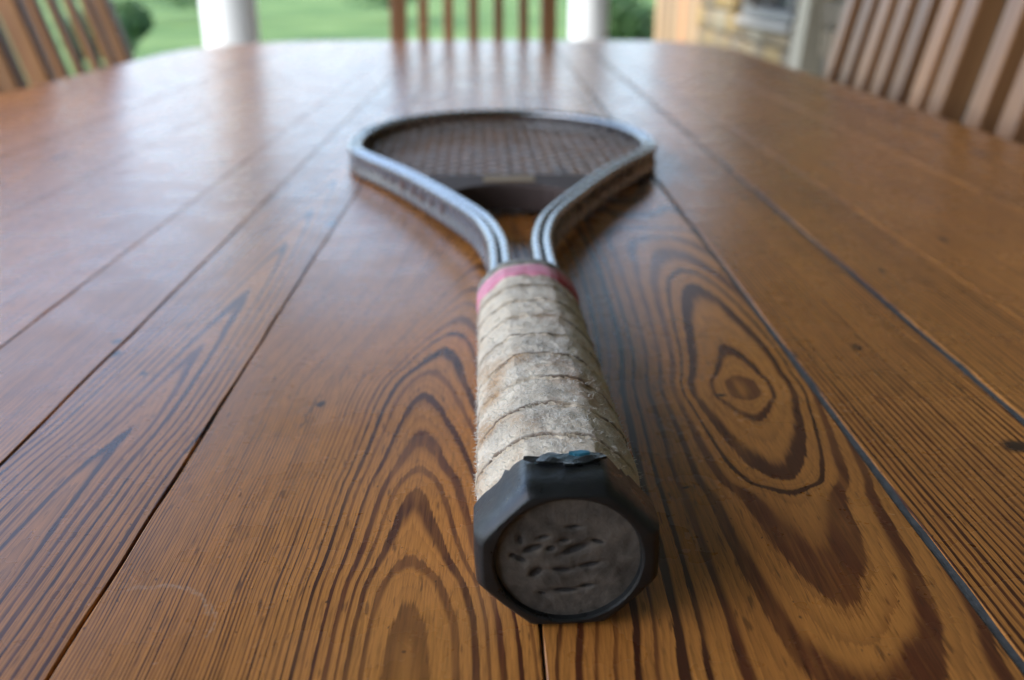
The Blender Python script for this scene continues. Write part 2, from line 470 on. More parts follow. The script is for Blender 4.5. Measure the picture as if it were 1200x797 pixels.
# window
M_wframe = plain('weathered_frame', (0.16, 0.15, 0.14), 0.6, var=.2, scale=12)
M_sill = plain('stone_sill', (0.33, 0.30, 0.26), 0.8, var=.15, scale=15, bump=.3)
wy, wz = (WIN[0] + WIN[1]) / 2, (WIN[2] + WIN[3]) / 2
win = box('window', (0.10, wy, wz), (0.02, WIN[1] - WIN[0] - .01, WIN[3] - WIN[2] - .01), plain('window_glass', (0.010, 0.016, 0.024), 0.35, var=0.1, spec=0.1), house)
for (yy, zz, ly, lz) in ((0, (WIN[3] - WIN[2]) / 2, WIN[1] - WIN[0] + .14, .09), (0, -(WIN[3] - WIN[2]) / 2, WIN[1] - WIN[0] + .1, .06),
                         ((WIN[1] - WIN[0]) / 2, 0, .08, WIN[3] - WIN[2] - .1), (-(WIN[1] - WIN[0]) / 2, 0, .08, WIN[3] - WIN[2] - .1), (0, 0, .045, WIN[3] - WIN[2] - .1)):
    box('window_frame', (-0.10, yy, zz), (0.10, ly, lz), M_wframe, win, bev=0.004)
box('sill', (-0.13, 0, -(WIN[3] - WIN[2]) / 2 - .066), (0.12, WIN[1] - WIN[0] + .2, .04), M_sill, win, bev=0.006)

# ------------------------------------------------------------------ planting on the lawn
def leaf_mat(name, a, b):
    n = NT(name)
    f = n.noise(n.obj(), 3.0, 3.0); g = n.noise(n.obj(), 60.0, 2.0)
    c = n.mix(n.ramp(f, [(0.3, 0.0), (0.7, 1.0)]), a, b)
    c = n.mix(1.0, c, n.ramp(g, [(0.2, 0.7), (0.8, 1.3)]), 'MULTIPLY')
    return n.set(color=c, rough=0.6, spec=0.3)
M_leaf = leaf_mat('shrub_leaves', (0.030, 0.085, 0.030), (0.085, 0.15, 0.045))
M_leaf2 = leaf_mat('tree_leaves', (0.025, 0.070, 0.022), (0.060, 0.11, 0.035))
M_bark = plain('bark', (0.12, 0.085, 0.06), 0.9, var=0.4, scale=14, bump=0.8, bdist=0.02)
def leaves(name, lobes, n_, size, mat, parent, rnd):
    vs, fs = [], []
    for _ in range(n_):
        c, rad = rnd.choice(lobes)
        while True:
            p = Vector((rnd.uniform(-1, 1), rnd.uniform(-1, 1), rnd.uniform(-1, 1)))
            if 0.3 < p.length < 1: break
        p = Vector(c) + Vector((p.x * rad[0], p.y * rad[1], p.z * rad[2]))
        q = Vector((rnd.gauss(0, 1), rnd.gauss(0, 1), rnd.gauss(0, 1))).normalized()
        t = q.orthogonal().normalized(); b = q.cross(t)
        s = size * rnd.uniform(.6, 1.4)
        i = len(vs)
        vs += [p - t * s, p + b * s * .45, p + t * s, p - b * s * .45]
        fs.append((i, i + 1, i + 2, i + 3))
    return mesh_obj(name, vs, fs, mat, parent)
def shrub(x, y, r, h, label, seed):
    rnd = random.Random(seed)
    s = tag(empty('shrub', (x, y, GZ)), label, 'shrub', 'shrubs on the lawn')
    lobes = [((rnd.uniform(-.6, .6) * r, rnd.uniform(-.6, .6) * r, h * rnd.uniform(.3, .75)), (r * .55, r * .55, h * .32)) for _ in range(9)]
    leaves('foliage', lobes, 3200, 0.055, M_leaf, s, rnd)
    for k in range(5):
        a = rnd.uniform(0, 6.28); e = Vector((math.cos(a) * r * .5, math.sin(a) * r * .5, h * .7))
        path = [Vector((math.cos(a) * .08, math.sin(a) * .08, -0.05)), e * .5 + Vector((0, 0, .05)), e]
        fr_ = [(Vector((1, 0, 0)), Vector((0, 1, 0)))] * 3
        sweep('stem', path, fr_, [(.025, 0), (0, .025), (-.025, 0), (0, -.025)], M_bark, s)
    return s
shrub(1.72, 12.7, 0.55, 1.05, 'leafy green shrub between the right column and the tan boards', 3)
shrub(-9.2, 31.0, 2.0, 1.6, 'low shrub far across the lawn, behind the left column', 8)
shrub(-3.4, 32.0, 1.7, 1.5, 'low far shrub behind the left post of the end chair', 9)
shrub(-5.5, 13.8, 0.55, 0.95, 'dark green shrub on the lawn beside the left chair back', 4)

# ================================================================== TABLE
table = tag(empty('wooden_table', (-0.07, 0.85, 0)), 'long varnished pine plank table with rounded far corners', 'table')
TX0, TX1, TY0, TY1 = -0.575, 0.430, -0.42, 1.995
CRX, CRY = 0.26, 0.30
def y_end(x):
    c = TX0 + CRX; e = TX1 - CRX * .6
    bow = 0.03 * ((x - (TX0 + TX1) / 2) / ((TX1 - TX0) / 2)) ** 2
    def q(t): return CRY * (1 - max(0.0, 1 - min(1, t) ** 2.0) ** 0.5)
    if x < c: return TY1 - bow - q((c - x) / CRX)
    if x > e: return TY1 - bow - q((x - e) / (CRX * .6)) * .75
    return TY1 - bow
SEAMS = [TX0, -0.478, -0.383, -0.2866, -0.190, -0.1449, -0.0920, 0.0086, 0.1081, 0.1666, 0.2140, 0.3125, TX1]
GAPW = [0, .0003, .0003, .0003, .0003, .0004, .0007, .0005, .0022, .0027, .0005, .0003, 0]

def lin(*p): return list(p)
straight = lambda w_, n_=80: [(0.0, 0.0), (n_ * w_, float(n_))]
BOARD = [  # x0(y), d(y), phase(r), spots ...
    dict(x0=[(0, -.70), (.8, -.71)], d=[(0, .05), (.8, .07)], ph=straight(.0026), seed=1.1, warp=.005, tone=.92),
    dict(x0=[(0, -.60), (.8, -.58)], d=[(0, .03), (.8, .04)], ph=straight(.0028), seed=2.7, warp=.005),
    dict(x0=[(0, -.30), (.4, -.33), (.8, -.34)], d=[(0, .004), (.4, .012), (.8, .02)], ph=straight(.0024), seed=3.9, warp=.004),
    dict(x0=[(0, -.42), (.8, -.40)], d=[(0, .02), (.8, .03)], ph=straight(.0019), seed=4.4, warp=.003, tone=1.08, contrast=1.05,
         spots=[(-.205, .69, .004, .006, .9)]),
    dict(x0=[(0, -.32), (.8, -.31)], d=[(0, .03), (.8, .03)], ph=straight(.0016), seed=5.2, warp=.002, contrast=1.0,
         spots=[(-.1483, .3345, .0022, .0035, .9)]),
    dict(x0=[(0, -.118), (.20, -.119), (.27, -.115), (.4, -.113), (.8, -.112)], d=[(0, .0015), (.16, .0030), (.22, .0052), (.30, .0088), (.42, .0135), (.8, .026)],
         ph=[(0, .2), (.004, 1.0), (.0075, 2.0), (.014, 4.4), (.03, 10.6), (.08, 31.0)], seed=6.8, warp=.0014, tone=.95, contrast=1.4, pw=1.6,
         spots=[(-.127, .3032, .0018, .0022, .9), (-.1438, .3216, .003, .004, .95), (-.126, .352, .0016, .003, .6), (-.0955, .515, .003, .012, .8)]),
    dict(x0=[(0, -.018), (.149, -.0205), (.194, -.0228), (.2595, -.0245), (.287, -.0255), (.308, -.0232), (.345, -.0178), (.388, -.0130), (.448, -.0090), (.8, -.003)],
         d=[(0, .0), (.150, .0022), (.1753, .0066), (.1938, .0125), (.2244, .0165), (.2363, .0190), (.2595, .0220), (.2874, .0255), (.3078, .0285), (.3274, .0310), (.3455, .0335), (.3771, .0370), (.4476, .0430), (.8, .065)],
         ph=[(0, .45), (.0066, 1.0), (.0125, 2.0), (.0165, 3.0), (.019, 4.0), (.022, 5.0), (.0255, 6.0), (.0285, 7.0), (.0310, 8.0), (.0335, 9.05), (.040, 12.6), (.052, 21.5), (.09, 53.0)], seed=7.3, warp=.0012, sig=.06, contrast=1.3, pw=1.7, lopside=1.35, amp=[(0, .50), (.9, .50), (1.2, .72), (1.9, .75), (2.2, .85), (3.9, .85), (4.5, 1.0), (5.2, 1.2), (5.9, 1.25), (6.3, .9), (8.0, .85), (9.5, .75), (13, .70), (30, .80)],
         spots=[(-.0594, .2771, .0022, .0030, .95), (-.062, .270, .0006, .02, .6), (-.0555, .30, .0005, .014, .5)],
         scratch=[(-.0800, .1650, .0150, .0009, .25, 2.0, .34), (-.0800, .1650, .0166, .0006, -.2, .6, .28)]),
    dict(x0=[(0, .074), (.1473, .0765), (.168, .0784), (.2175, .0795), (.2608, .0818), (.2878, .0830), (.3311, .0868), (.405, .0880), (.4632, .0860), (.534, .0800), (.8, .070)],
         d=[(0, .035), (.1473, .0268), (.1679, .0245), (.190, .0228), (.2175, .0210), (.2252, .0183), (.2608, .0110), (.2777, .0059), (.2878, .0004), (.2986, .0059), (.3311, .0110), (.405, .0183), (.4261, .0210), (.4632, .0245), (.4866, .0285), (.5047, .033), (.534, .0375), (.8, .06)],
         ph=[(0, .55), (.0059, 1.0), (.0110, 2.0), (.0183, 3.0), (.0210, 4.0), (.0245, 5.0), (.0285, 6.0), (.0330, 7.0), (.0375, 8.0), (.0420, 9.0), (.0460, 10.0), (.0500, 11.0), (.09, 21.0)], seed=8.5, warp=.0008, sig=.026, contrast=1.42, core=1.0, pw=1.75,
         spots=[(.0747, .2825, .0028, .0016, .9), (.0514, .2232, .0018, .0009, .95)]),
    dict(x0=[(0, .30), (.8, .29)], d=[(0, .03), (.8, .03)], ph=straight(.0021), seed=9.9, warp=.0035, tone=1.06, contrast=1.45,
         spots=[(.1363, .3242, .002, .0045, .9), (.1554, .2451, .0050, .0052, .95), (.1090, .318, .0022, .006, .7)]),
    dict(x0=[(0, .10), (.8, .11)], d=[(0, .03), (.8, .03)], ph=straight(.0023), seed=10.4, warp=.004, contrast=1.45, spots=[(.183, .42, .0022, .005, .8)]),
    dict(x0=[(0, .05), (.8, .06)], d=[(0, .03), (.8, .03)], ph=straight(.0018), seed=11.6, warp=.003, tone=1.12, contrast=1.0, spots=[(.2372, .4741, .0035, .007, .9)]),
    dict(x0=[(0, .36), (.8, .38)], d=[(0, .008), (.8, .03)], ph=straight(.0026), seed=12.8, warp=.004, contrast=.8),
]
def edge_x(i, y):
    x = SEAMS[i]
    if i in (0, len(SEAMS) - 1): return x
    return x + 0.0007 * mnoise.noise(Vector((y * 5.0, i * 3.7, 0))) + 0.00035 * mnoise.noise(Vector((y * 40.0, i * 3.7, 4)))
def plank(i):
    b = BOARD[i]
    xl0, xr0 = SEAMS[i], SEAMS[i + 1]; ox = (xl0 + xr0) / 2
    mat = wood_mat('pine_board', ox, b['x0'], b['d'], b['ph'], b['seed'], b.get('spots', ()), b.get('warp', .003), b.get('tone', 1), b.get('contrast', 1), b.get('scratch'), b.get('fuzz', .16), b.get('sig', 10.0), b.get('fade'), b.get('core', 1.0), b.get('pw', 2.0), b.get('amp'), b.get('lopside', 1.0))
    ys = [TY0 + t for t in (0, .002, .006)]
    y = -.35
    NR = 420
    nx = 8
    z_off = 0.00012 * math.sin(i * 2.3)
    prof = [(0, -.028), (0, -.0006), (.0001, -.0002), (.0004, 0)] + [(None, k / nx) for k in range(1, nx)] + [(-.0004, 0), (-.0001, -.0002), (0, -.0006), (0, -.028)]
    vs, fs = [], []
    ts = [0, .0012, .003] + [0.006 + 0.99 * (k / NR) for k in range(NR + 1)] + [.998, .9992, 1.0]
    m_ = len(prof)
    for t in ts:
        dz_end = 0
        if t in (0, 1.0): dz_end = -.004
        elif t in (.0012, .9992): dz_end = -.0012
        for (a, zz) in prof:
            if a is None:
                f = zz; z_ = 0.0; off = 0
            else:
                f = 0 if (prof.index((a, zz)) < m_ / 2) and a >= 0 else 1
                z_ = zz; off = a
            yy = TY0 + (TY1 - TY0) * t
            xl = edge_x(i, yy) + GAPW[i] / 2; xr = edge_x(i + 1, yy) - GAPW[i + 1] / 2
            if i > 0: xl += .0009 * max(0, mnoise.noise(Vector((yy * 34, i * 5.1, 7)))) ** 1.5
            if i < len(SEAMS) - 2: xr -= .0009 * max(0, mnoise.noise(Vector((yy * 31, i * 5.1, 17)))) ** 1.5
            if a is None: x = xl + (xr - xl) * f
            else: x = None
            vs.append([x, yy, z_, off, xl, xr, t, dz_end])
    # resolve edge points and bend the far end to the table outline
    out = []
    for idx, v in enumerate(vs):
        k = idx % m_
        x, yy, z_, off, xl, xr, t, dz = v
        if x is None: x = xl + off if k < m_ / 2 else xr + off
        ye = y_end(min(max(x, TX0), TX1))
        yv = TY0 + (ye - TY0) * t
        f = (x - xl) / (xr - xl)
        cup = 0.00007 * (1 - (2 * f - 1) ** 2) * (1 if i % 2 else -1)
        zt = z_ + z_off + cup + (dz if z_ > -.02 else 0) + 0.00006 * mnoise.noise(Vector((x * 12, yv * 3, i)))
        out.append((x - ox, yv, zt))
    n_ = len(ts)
    for r_ in range(n_ - 1):
        for k in range(m_ - 1):
            a = r_ * m_ + k
            fs.append((a, a + 1, a + m_ + 1, a + m_))
        fs.append((r_ * m_ + m_ - 1, r_ * m_, (r_ + 1) * m_, (r_ + 1) * m_ + m_ - 1))
    fs.append([k for k in range(m_)][::-1]); fs.append([(n_ - 1) * m_ + k for k in range(m_)])
    o = mesh_obj('plank', out, fs, mat, table)
    bm = bmesh.new(); bm.from_mesh(o.data); bmesh.ops.recalc_face_normals(bm, faces=bm.faces[:]); bm.to_mesh(o.data); bm.free()
    o.data.shade_smooth(); o.data.set_sharp_from_angle(angle=R(9))
    o.location = (ox + 0.07, -0.85, TOP)
    return o
for i in range(len(SEAMS) - 1): plank(i)
# old filler and dirt in the joints
for i in range(1, len(SEAMS) - 1):
    g = GAPW[i]; big = g > .002
    vs, fs = [], []
    ye = min(y_end(SEAMS[i] - .002), y_end(SEAMS[i] + .002)) - .004
    N_ = 420
    for k in range(N_ + 1):
        yy = TY0 + .004 + (ye - TY0 - .004) * k / N_
        xm = edge_x(i, yy); hw = g / 2 + 0.0006
        zt = (-.0004 if big else -.0009) + 0.0004 * mnoise.noise(Vector((yy * 60, i, 2)))
        vs += [(xm - hw, yy, -.02), (xm - hw, yy, zt), (xm, yy, zt - .0001), (xm + hw, yy, zt), (xm + hw, yy, -.02)]
    for k in range(N_):
        for q in range(4):
            a = k * 5 + q; fs.append((a, a + 5, a + 6, a + 1))
    o = mesh_obj('joint_filler', vs, fs, M_filler if big else M_grime, table, smooth=False)
    o.location = (0.07, -0.85, TOP)
# apron and legs
for (x, s) in ((TX0 + .09, 1), (TX1 - .09, 1)):
    box('apron', (x + .07, 0.78 - .85, TOP - .085), (.024, 2.0, .11), M_apron, table, bev=.002)
for yy in (TY0 + .14, 1.72):
    box('apron', ((TX0 + TX1) / 2 + .07, yy - .85, TOP - .085), (TX1 - TX0 - .30, .024, .11), M_apron, table, bev=.002)
for x in (TX0 + .09, TX1 - .09):
    for yy in (TY0 + .14, 1.72):
        o = lathe('leg', [(.022, 0), (.030, .01), (.034, .06), (.026, .1), (.040, .35), (.047, .5), (.034, .55), (.047, .57), (.047, .60), (.047, TOP - .0295)], 20, M_leg, table)
        o.location = (x + .07, yy - .85, 0)

# ================================================================== CHAIRS
CHG = 'slatted teak chairs around the table'
def make_chair(loc, rz, label, width=.40, sw=.034, ns=5, th=.020, lean_deg=11.5):
    """origin on the floor under the middle of the back; the chair faces local +Y"""
    c = tag(empty('slatted_chair', loc, rz), label, 'chair', CHG)
    lean = R(lean_deg); zb = .46
    back = Matrix.Translation((0, 0, zb)) @ Matrix.Rotation(lean, 4, 'X')
    hb = .56
    for s in (-1, 1):
        x = s * (width / 2 - .018)
        box('leg', (x, 0, zb / 2), (.036, .040, zb), M_chair, c, bev=.004)
        o = box('back_post', (0, 0, 0), (.036, .034, hb), M_chair, c, bev=.004)
        o.matrix_basis = back @ Matrix.Translation((x, 0, hb / 2))
        box('leg', (s * (width / 2 + .012), .42, .215), (.040, .040, .43), M_chair, c, bev=.004)
        box('side_rail', (s * (width / 2 - .004), .21, .40), (.022, .376, .05), M_chairh, c, bev=.003)
    pitch = (width - .036) / (ns + 1)
    for k in range(1, ns + 1):
        o = box('slat', (0, 0, 0), (sw, th, hb - .09), M_chair, c, bev=.003)
        o.matrix_basis = back @ Matrix.Translation((-width / 2 + .018 + pitch * k, .003, hb / 2 + .005))
    for zz, th in ((.045, .05), (hb - .02, .065)):
        o = box('back_rail', (0, 0, 0), (width - .074, .024, th), M_chairh, c, bev=.004)
        o.matrix_basis = back @ Matrix.Translation((0, .003, zz - (.03 if zz < .1 else 0)))
    for k in range(6):
        box('seat_slat', (0, .055 + .072 * k, .442), (width + .05, .062, .018), M_chairh, c, bev=.004)
    box('front_rail', (0, .42, .395), (width - .02, .022, .05), M_chairh, c, bev=.003)
    box('stretcher', (0, .21, .16), (width - .02, .022, .03), M_chairh, c, bev=.003)
    return c
make_chair((.485, 1.325, 0), R(90), 'slatted chair at the right table side, the one farther from the viewer', .425, .036)
make_chair((.485, 0.838, 0), R(90), 'slatted chair cut off by the right edge of the picture', .425, .036)
make_chair((-.655, 1.705, 0), R(-90), 'slatted chair at the left table side with green showing between slats', .375, .026, 4, .012, 15.0)
make_chair((-.655, 1.265, 0), R(-90), 'tan slatted chair just inside the left edge of the picture', .375, .026, 4, .012, 15.0)
make_chair((-.055, 2.150, 0), R(180), 'slatted chair at the far table end, in front of the lawn', .375, .022)

# ================================================================== RACKET
K = 0.913
rk = tag(empty('tennis_racket', (0.0157 * K, 0.1795 * K, TOP), R(1.25)), 'old metal tennis racket with worn cloth grip lying on the table', 'racket')
def rack_mat():
    n = NT('pewter_frame')
    f = n.noise(n.obj(), 90.0, 4.0, 0.6)
    c = n.mix(n.noise(n.obj(), 14.0, 2.0), (0.25, 0.257, 0.268), (0.32, 0.328, 0.34))
    return n.set(color=c, rough=n.ramp(f, [(0.3, 0.25), (0.7, 0.29)]), metal=1.0)
M_frame = rack_mat()
M_yoke = plain('brown_plastic', (0.070, 0.050, 0.043), 0.7, var=0.2, scale=60, spec=0.12)
M_gold = plain('gold_label', (0.24, 0.15, 0.06), 0.6, metal=0.3, var=0.2, scale=200)
M_string = plain('string_gut', (0.27, 0.23, 0.20), 0.4, var=0.25, scale=80)
M_letter = plain('lettering', (0.085, 0.040, 0.032), 0.5, var=0.3, scale=300)
M_black = plain('groove_black', (0.012, 0.012, 0.013), 0.5)

FW, FH = 0.0112 * K, 0.0192 * K
half = [(.165, .0103), (.205, .0103), (.235, .0103), (.262, .0110), (.287, .0138), (.31, .0180), (.335, .0255), (.365, .0365), (.40, .0500), (.44, .0665), (.475, .0830), (.505, .0985), (.530, .1100), (.555, .1165),
        (.585, .1185), (.62, .1160), (.655, .1075), (.690, .0910), (.718, .0670), (.736, .0370), (.7435, .0)]
pts = [Vector((-x * K, s * K, 0)) for s, x in half] + [Vector((x * K, s * K, 0)) for s, x in reversed(half[:-1])]
def catmull(P, n_):
    out = []
    for i in range(len(P) - 1):
        p0 = P[max(i - 1, 0)]; p1 = P[i]; p2 = P[i + 1]; p3 = P[min(i + 2, len(P) - 1)]
        for k in range(n_):
            t = k / n_
            out.append(0.5 * ((2 * p1) + (p2 - p0) * t + (2 * p0 - 5 * p1 + 4 * p2 - p3) * t * t + (3 * p1 - p0 - 3 * p2 + p3) * t ** 3))
    out.append(P[-1]); return out
path = catmull(pts, 7)
def z_mid(y):  # the handle is thicker than the head, so the frame drops a little towards the tip
    s = y / K
    return (0.0162 + (0.0097 - 0.0162) * min(1, max(0, (s - .17) / .40))) * K
path = [Vector((p.x, p.y, z_mid(p.y))) for p in path]
def fr_of(path):
    out = []
    for i in range(len(path)):
        t = (path[min(i + 1, len(path) - 1)] - path[max(i - 1, 0)]).normalized()
        s = Vector((t.y, -t.x, 0)).normalized()
        out.append((s, Vector((0, 0, 1))))
    return out
# profile: two rounded ribs on top and bottom with a groove between, channel on both sides
W2, H2 = FW / 2, FH / 2
prof = []
def rib(cx, cz, sgn, a0, a1, n_=7, r=W2 * .50):
    for k in range(n_):
        a = R(a0 + (a1 - a0) * k / (n_ - 1))
        prof.append((cx + r * math.cos(a), cz + r * 1.25 * math.sin(a)))
zr = H2 - W2 * .62
rib(W2 * .5, zr, 1, 0, 165)
prof.append((0, zr + W2 * .42))
rib(-W2 * .5, zr, 1, 15, 180)
prof += [(-W2 * .80, zr * .62), (-W2 * .80, -zr * .62)]
rib(-W2 * .5, -zr, 1, 180, 345)
prof.append((0, -zr - W2 * .42))
rib(W2 * .5, -zr, 1, 195, 360)
prof += [(W2 * .80, -zr * .62), (W2 * .80, zr * .62)]
frame = sweep('frame', path, fr_of(path), prof, M_frame, rk)
frame.data.set_sharp_from_angle(angle=R(50))

# lettering along the outer side of both arms (too blurred in the photo to read)
rl = random.Random(11)
def strip_at(side, s0, s1, z0, z1, name, mat, parent, off=.0004):
    idx = [i for i, p in enumerate(path) if s0 * K <= p.y <= s1 * K and (p.x < 0) == (side < 0)]
    if len(idx) < 2: return
    F = fr_of(path); vs, fs = [], []
    for i in idx:
        sx = F[i][0]; sx = sx if (sx.x < 0) == (side < 0) else -sx
        p = path[i] + sx * (W2 * .80 + off)
        vs += [p + Vector((0, 0, z0)), p + Vector((0, 0, z1))]
    for k in range(len(idx) - 1): fs.append((2 * k, 2 * k + 2, 2 * k + 3, 2 * k + 1))
    return mesh_obj(name, vs, fs, mat, parent)
s = .345
for side in (-1, 1):
    s = .362
    while s < .475:
        L = rl.uniform(.0105, .0145)
        hz = rl.uniform(.0022, .0034) * K
        strip_at(side, s, s + L, -hz, hz * rl.uniform(.4, 1), 'lettering', M_letter, frame)
        s += L + rl.uniform(.004, .008)

# yoke bridging the throat
def arm_x(s):  # inner half width at s
    P = [p for p in path if p.x < 0]
    best = min(P, key=lambda p: abs(p.y - s * K))
    return -best.x - W2 * .85
vs, fs = [], []
NY = 24
rows = []
for k in range(NY + 1):
    u = -1 + 2 * k / NY
    near = .399 - .024 * u * u; far = .434 + .003 * (1 - u * u)
    rows.append((u, near, far))
hz = .0082 * K
for (u, near, far) in rows:
    xn = u * arm_x(near); xf = u * arm_x(far)
    zc_ = z_mid(near * K); zf = z_mid(far * K)
    vs += [(xn, near * K, zc_ - hz), (xn, near * K, zc_ + hz * .75), (xn, near * K + .0012, zc_ + hz), (xf, far * K - .0012, zf + hz * .92), (xf, far * K, zf + hz * .7), (xf, far * K, zf - hz)]
for k in range(NY):
    for q in range(6):
        a = k * 6 + q; b = k * 6 + (q + 1) % 6
        fs.append((a, b, b + 6, a + 6))
fs.append([0, 1, 2, 3, 4, 5]); fs.append([NY * 6 + q for q in (5, 4, 3, 2, 1, 0)])
yoke = mesh_obj('throat_bridge', vs, fs, M_yoke, rk)
bm = bmesh.new(); bm.from_mesh(yoke.data); bmesh.ops.recalc_face_normals(bm, faces=bm.faces[:]); bm.to_mesh(yoke.data); bm.free()
# gold label on the bridge
bm = bmesh.new()
box_bm(bm, (0, .415 * K, z_mid(.415 * K) + hz * .965 + .0005), (.033 * K, .017 * K, .0008), None, .0002)
bm_obj('gold_label', bm, M_gold, yoke)

# strings: each one a thin tube, woven over and under
HW = .0140
def head_half(s):  # inner half width of the head at s
    a = [(p.y / K, abs(p.x) / K) for p in path if p.x <= 0]
    best = min(a, key=lambda q: abs(q[0] - s)); return best[1]
def head_top(x):   # far end s of the inner edge at offset x
    c = [(abs(abs(p.x) / K - x), p.y / K) for p in path if p.x <= 0 and p.y / K > .58]
    return min(c)[1]
def head_low(x):
    c = [(abs(abs(p.x) / K - x), p.y / K) for p in path if p.x <= 0 and p.y / K < .58]
    return max(min(c)[1], .433)
MP, CP = .0094, .0100
zb_ = .0105
def tube(name, pts_, r, mat, parent, axis):
    fr_ = [(Vector((1, 0, 0)) if axis == 'y' else Vector((0, 1, 0)), Vector((0, 0, 1)))] * len(pts_)
    return sweep(name, pts_, fr_, [(r * math.cos(a * 1.0472), r * math.sin(a * 1.0472)) for a in range(6)], mat, parent)
crosses = [.448 + CP * k for k in range(30)]
crosses = [c for c in crosses if c < .735]
for k in range(-12, 13):
    x = k * MP
    lo, hi = head_low(abs(x)), head_top(abs(x))
    P = [Vector((x * K, lo * K, z_mid(lo * K)))]
    for j, cs in enumerate(crosses):
        if lo + .004 < cs < hi - .004:
            P.append(Vector((x * K, cs * K, z_mid(cs * K) + (.00075 if (j + k) % 2 else -.00075))))
    P.append(Vector((x * K, hi * K, z_mid(hi * K))))
    tube('main_string', P, .00056, M_string, rk, 'y')
for j, cs in enumerate(crosses):
    hw = head_half(cs)
    P = [Vector((-hw * K, cs * K, z_mid(cs * K)))]
    for k in range(-12, 13):
        if abs(k * MP) < hw - .004:
            P.append(Vector((k * MP * K, cs * K, z_mid(cs * K) + (-.00075 if (j + k) % 2 else .00075))))
    P.append(Vector((hw * K, cs * K, z_mid(cs * K))))
    tube('cross_string', P, .00056, M_string, rk, 'x')

# ---------------------------------------------------------------- grip
ROLL = R(-1.5)
def oct_r(th, w_, h_, soft):
    """radius of a softened octagon, half sizes w_ (x) and h_ (z)"""
    best = 1e9
    for k in range(8):
        a = k * math.pi / 4
        n_ = (math.cos(a), math.sin(a))
        dist = math.hypot(w_ * n_[0], h_ * n_[1]) * (1.0 if k % 2 == 0 else 0.985)
        c = math.cos(th) * n_[0] + math.sin(th) * n_[1]
        if c > 1e-4: best = min(best, dist / c)
    e = 1 / math.sqrt((math.cos(th) / w_) ** 2 + (math.sin(th) / h_) ** 2)
    return best * (1 - soft) + e * 1.035 * soft
def grip_size(s):
    t = min(1, max(0, (s - .02) / .185))
    return (.0212 - .0012 * t) * K, (.0185 - .0033 * t) * K
PITCH = .0192
G0, G1 = .0110, .2020
NS, NT_ = 330, 144
vs, fs, wrap = [], [], []
for i in range(NS + 1):
    s = G0 + (G1 - G0) * i / NS
    w_, h_ = grip_size(s)
    for j in range(NT_):
        th = 2 * math.pi * j / NT_
        wob = 0.11 * mnoise.noise(Vector((math.cos(th) * 2, math.sin(th) * 2, s * 30))) + .03 * mnoise.noise(Vector((math.cos(th) * 6, math.sin(th) * 6, s * 90)))
        tb = ((th + math.pi / 2) % (2 * math.pi)) / (2 * math.pi)
        ph = (s / PITCH) - (tb + .115 * math.sin(2 * math.pi * tb)) + wob   # the tape climbs mostly on the underside
        f = ph - math.floor(ph)
        r = oct_r(th + ROLL, w_, h_, .6)
        # each turn of cloth is thin at its covered edge, proud at its free edge, with a crease
        step = .00065 * ((1 - f) ** .8)
        crease = (-.00045 - .0005 * mnoise.noise(Vector((math.cos(th) * 2.5, math.sin(th) * 2.5, math.floor(ph) * 3.1)))) * math.exp(-((min(f, 1 - f)) / .03) ** 2)
        lump = .00050 * mnoise.noise(Vector((math.cos(th) * 4, math.sin(th) * 4, s * 170 + 7))) + .00028 * mnoise.noise(Vector((math.cos(th) * 14, math.sin(th) * 14, s * 520))) + .00016 * mnoise.noise(Vector((math.cos(th) * 40, math.sin(th) * 40, s * 1500)))
        r += step + crease + lump - .0008 - .0016 * max(0.0, min(1.0, (.029 - s) / .014))
        vs.append((r * math.cos(th), s * K, h_ + .0004 + r * math.sin(th)))
        wrap.append(f)
for i in range(NS):
    for j in range(NT_):
        k = (j + 1) % NT_
        fs.append((i * NT_ + j, i * NT_ + k, (i + 1) * NT_ + k, (i + 1) * NT_ + j))
fs.append([j for j in range(NT_)]); fs.append([NS * NT_ + j for j in reversed(range(NT_))])
def grip_mat():
    n = NT('worn_cloth')
    at = n.n('ShaderNodeAttribute'); at.attribute_name = 'wrap'
    f = at.outputs['Fac']
    o = n.obj()
    fine = n.noise(o, 900.0, 4.0, 0.7); mid = n.noise(o, 120.0, 4.0, 0.65); big = n.noise(o, 42.0, 3.0, 0.6); b2 = n.noise(n.xyz(*[n.m('ADD', q, 3.7) for q in n.sep(o)]), 60.0, 4.0, 0.65)
    c = n.mix(n.ramp(mid, [(0.3, 0.0), (0.7, 1.0)]), (0.84, 0.73, 0.57), (0.68, 0.56, 0.41))
    c = n.mix(n.ramp(big, [(0.48, 0.0), (0.74, 0.60)]), c, (0.30, 0.26, 0.21))      # grey hand dirt
    c = n.mix(n.ramp(b2, [(0.50, 0.0), (0.70, 0.80)]), c, (0.46, 0.27, 0.13))       # rusty tan stain
    edge = n.ramp(n.m('ADD', f, n.m('MULTIPLY', n.m('SUBTRACT', mid, 0.5), 0.10)), [(0.0, 0.95), (0.03, 0.75), (0.09, 0.0), (0.90, 0.0), (0.975, 0.40), (1.0, 0.95)])
    edge = n.m('MULTIPLY', edge, n.ramp(n.noise(o, 75.0, 3.0, 0.6), [(0.36, 0.12), (0.56, 1.0)]))
    c = n.mix(edge, c, (0.10, 0.060, 0.038))                                         # brown dirt along each free edge
    c = n.mix(1.0, c, n.ramp(fine, [(0.25, 0.80), (0.75, 1.14)]), 'MULTIPLY')
    n.bump(n.m('ADD', fine, n.m('MULTIPLY', mid, 0.8)), 0.9, 0.0007)
    return n.set(color=c, rough=0.95, spec=0.1, sheen=0.25)
M_grip = grip_mat()
grip = mesh_obj('grip_wrap', vs, fs, M_grip, rk, smooth=True)
a_ = grip.data.attributes.new('wrap', 'FLOAT', 'POINT'); a_.data.foreach_set('value', wrap)
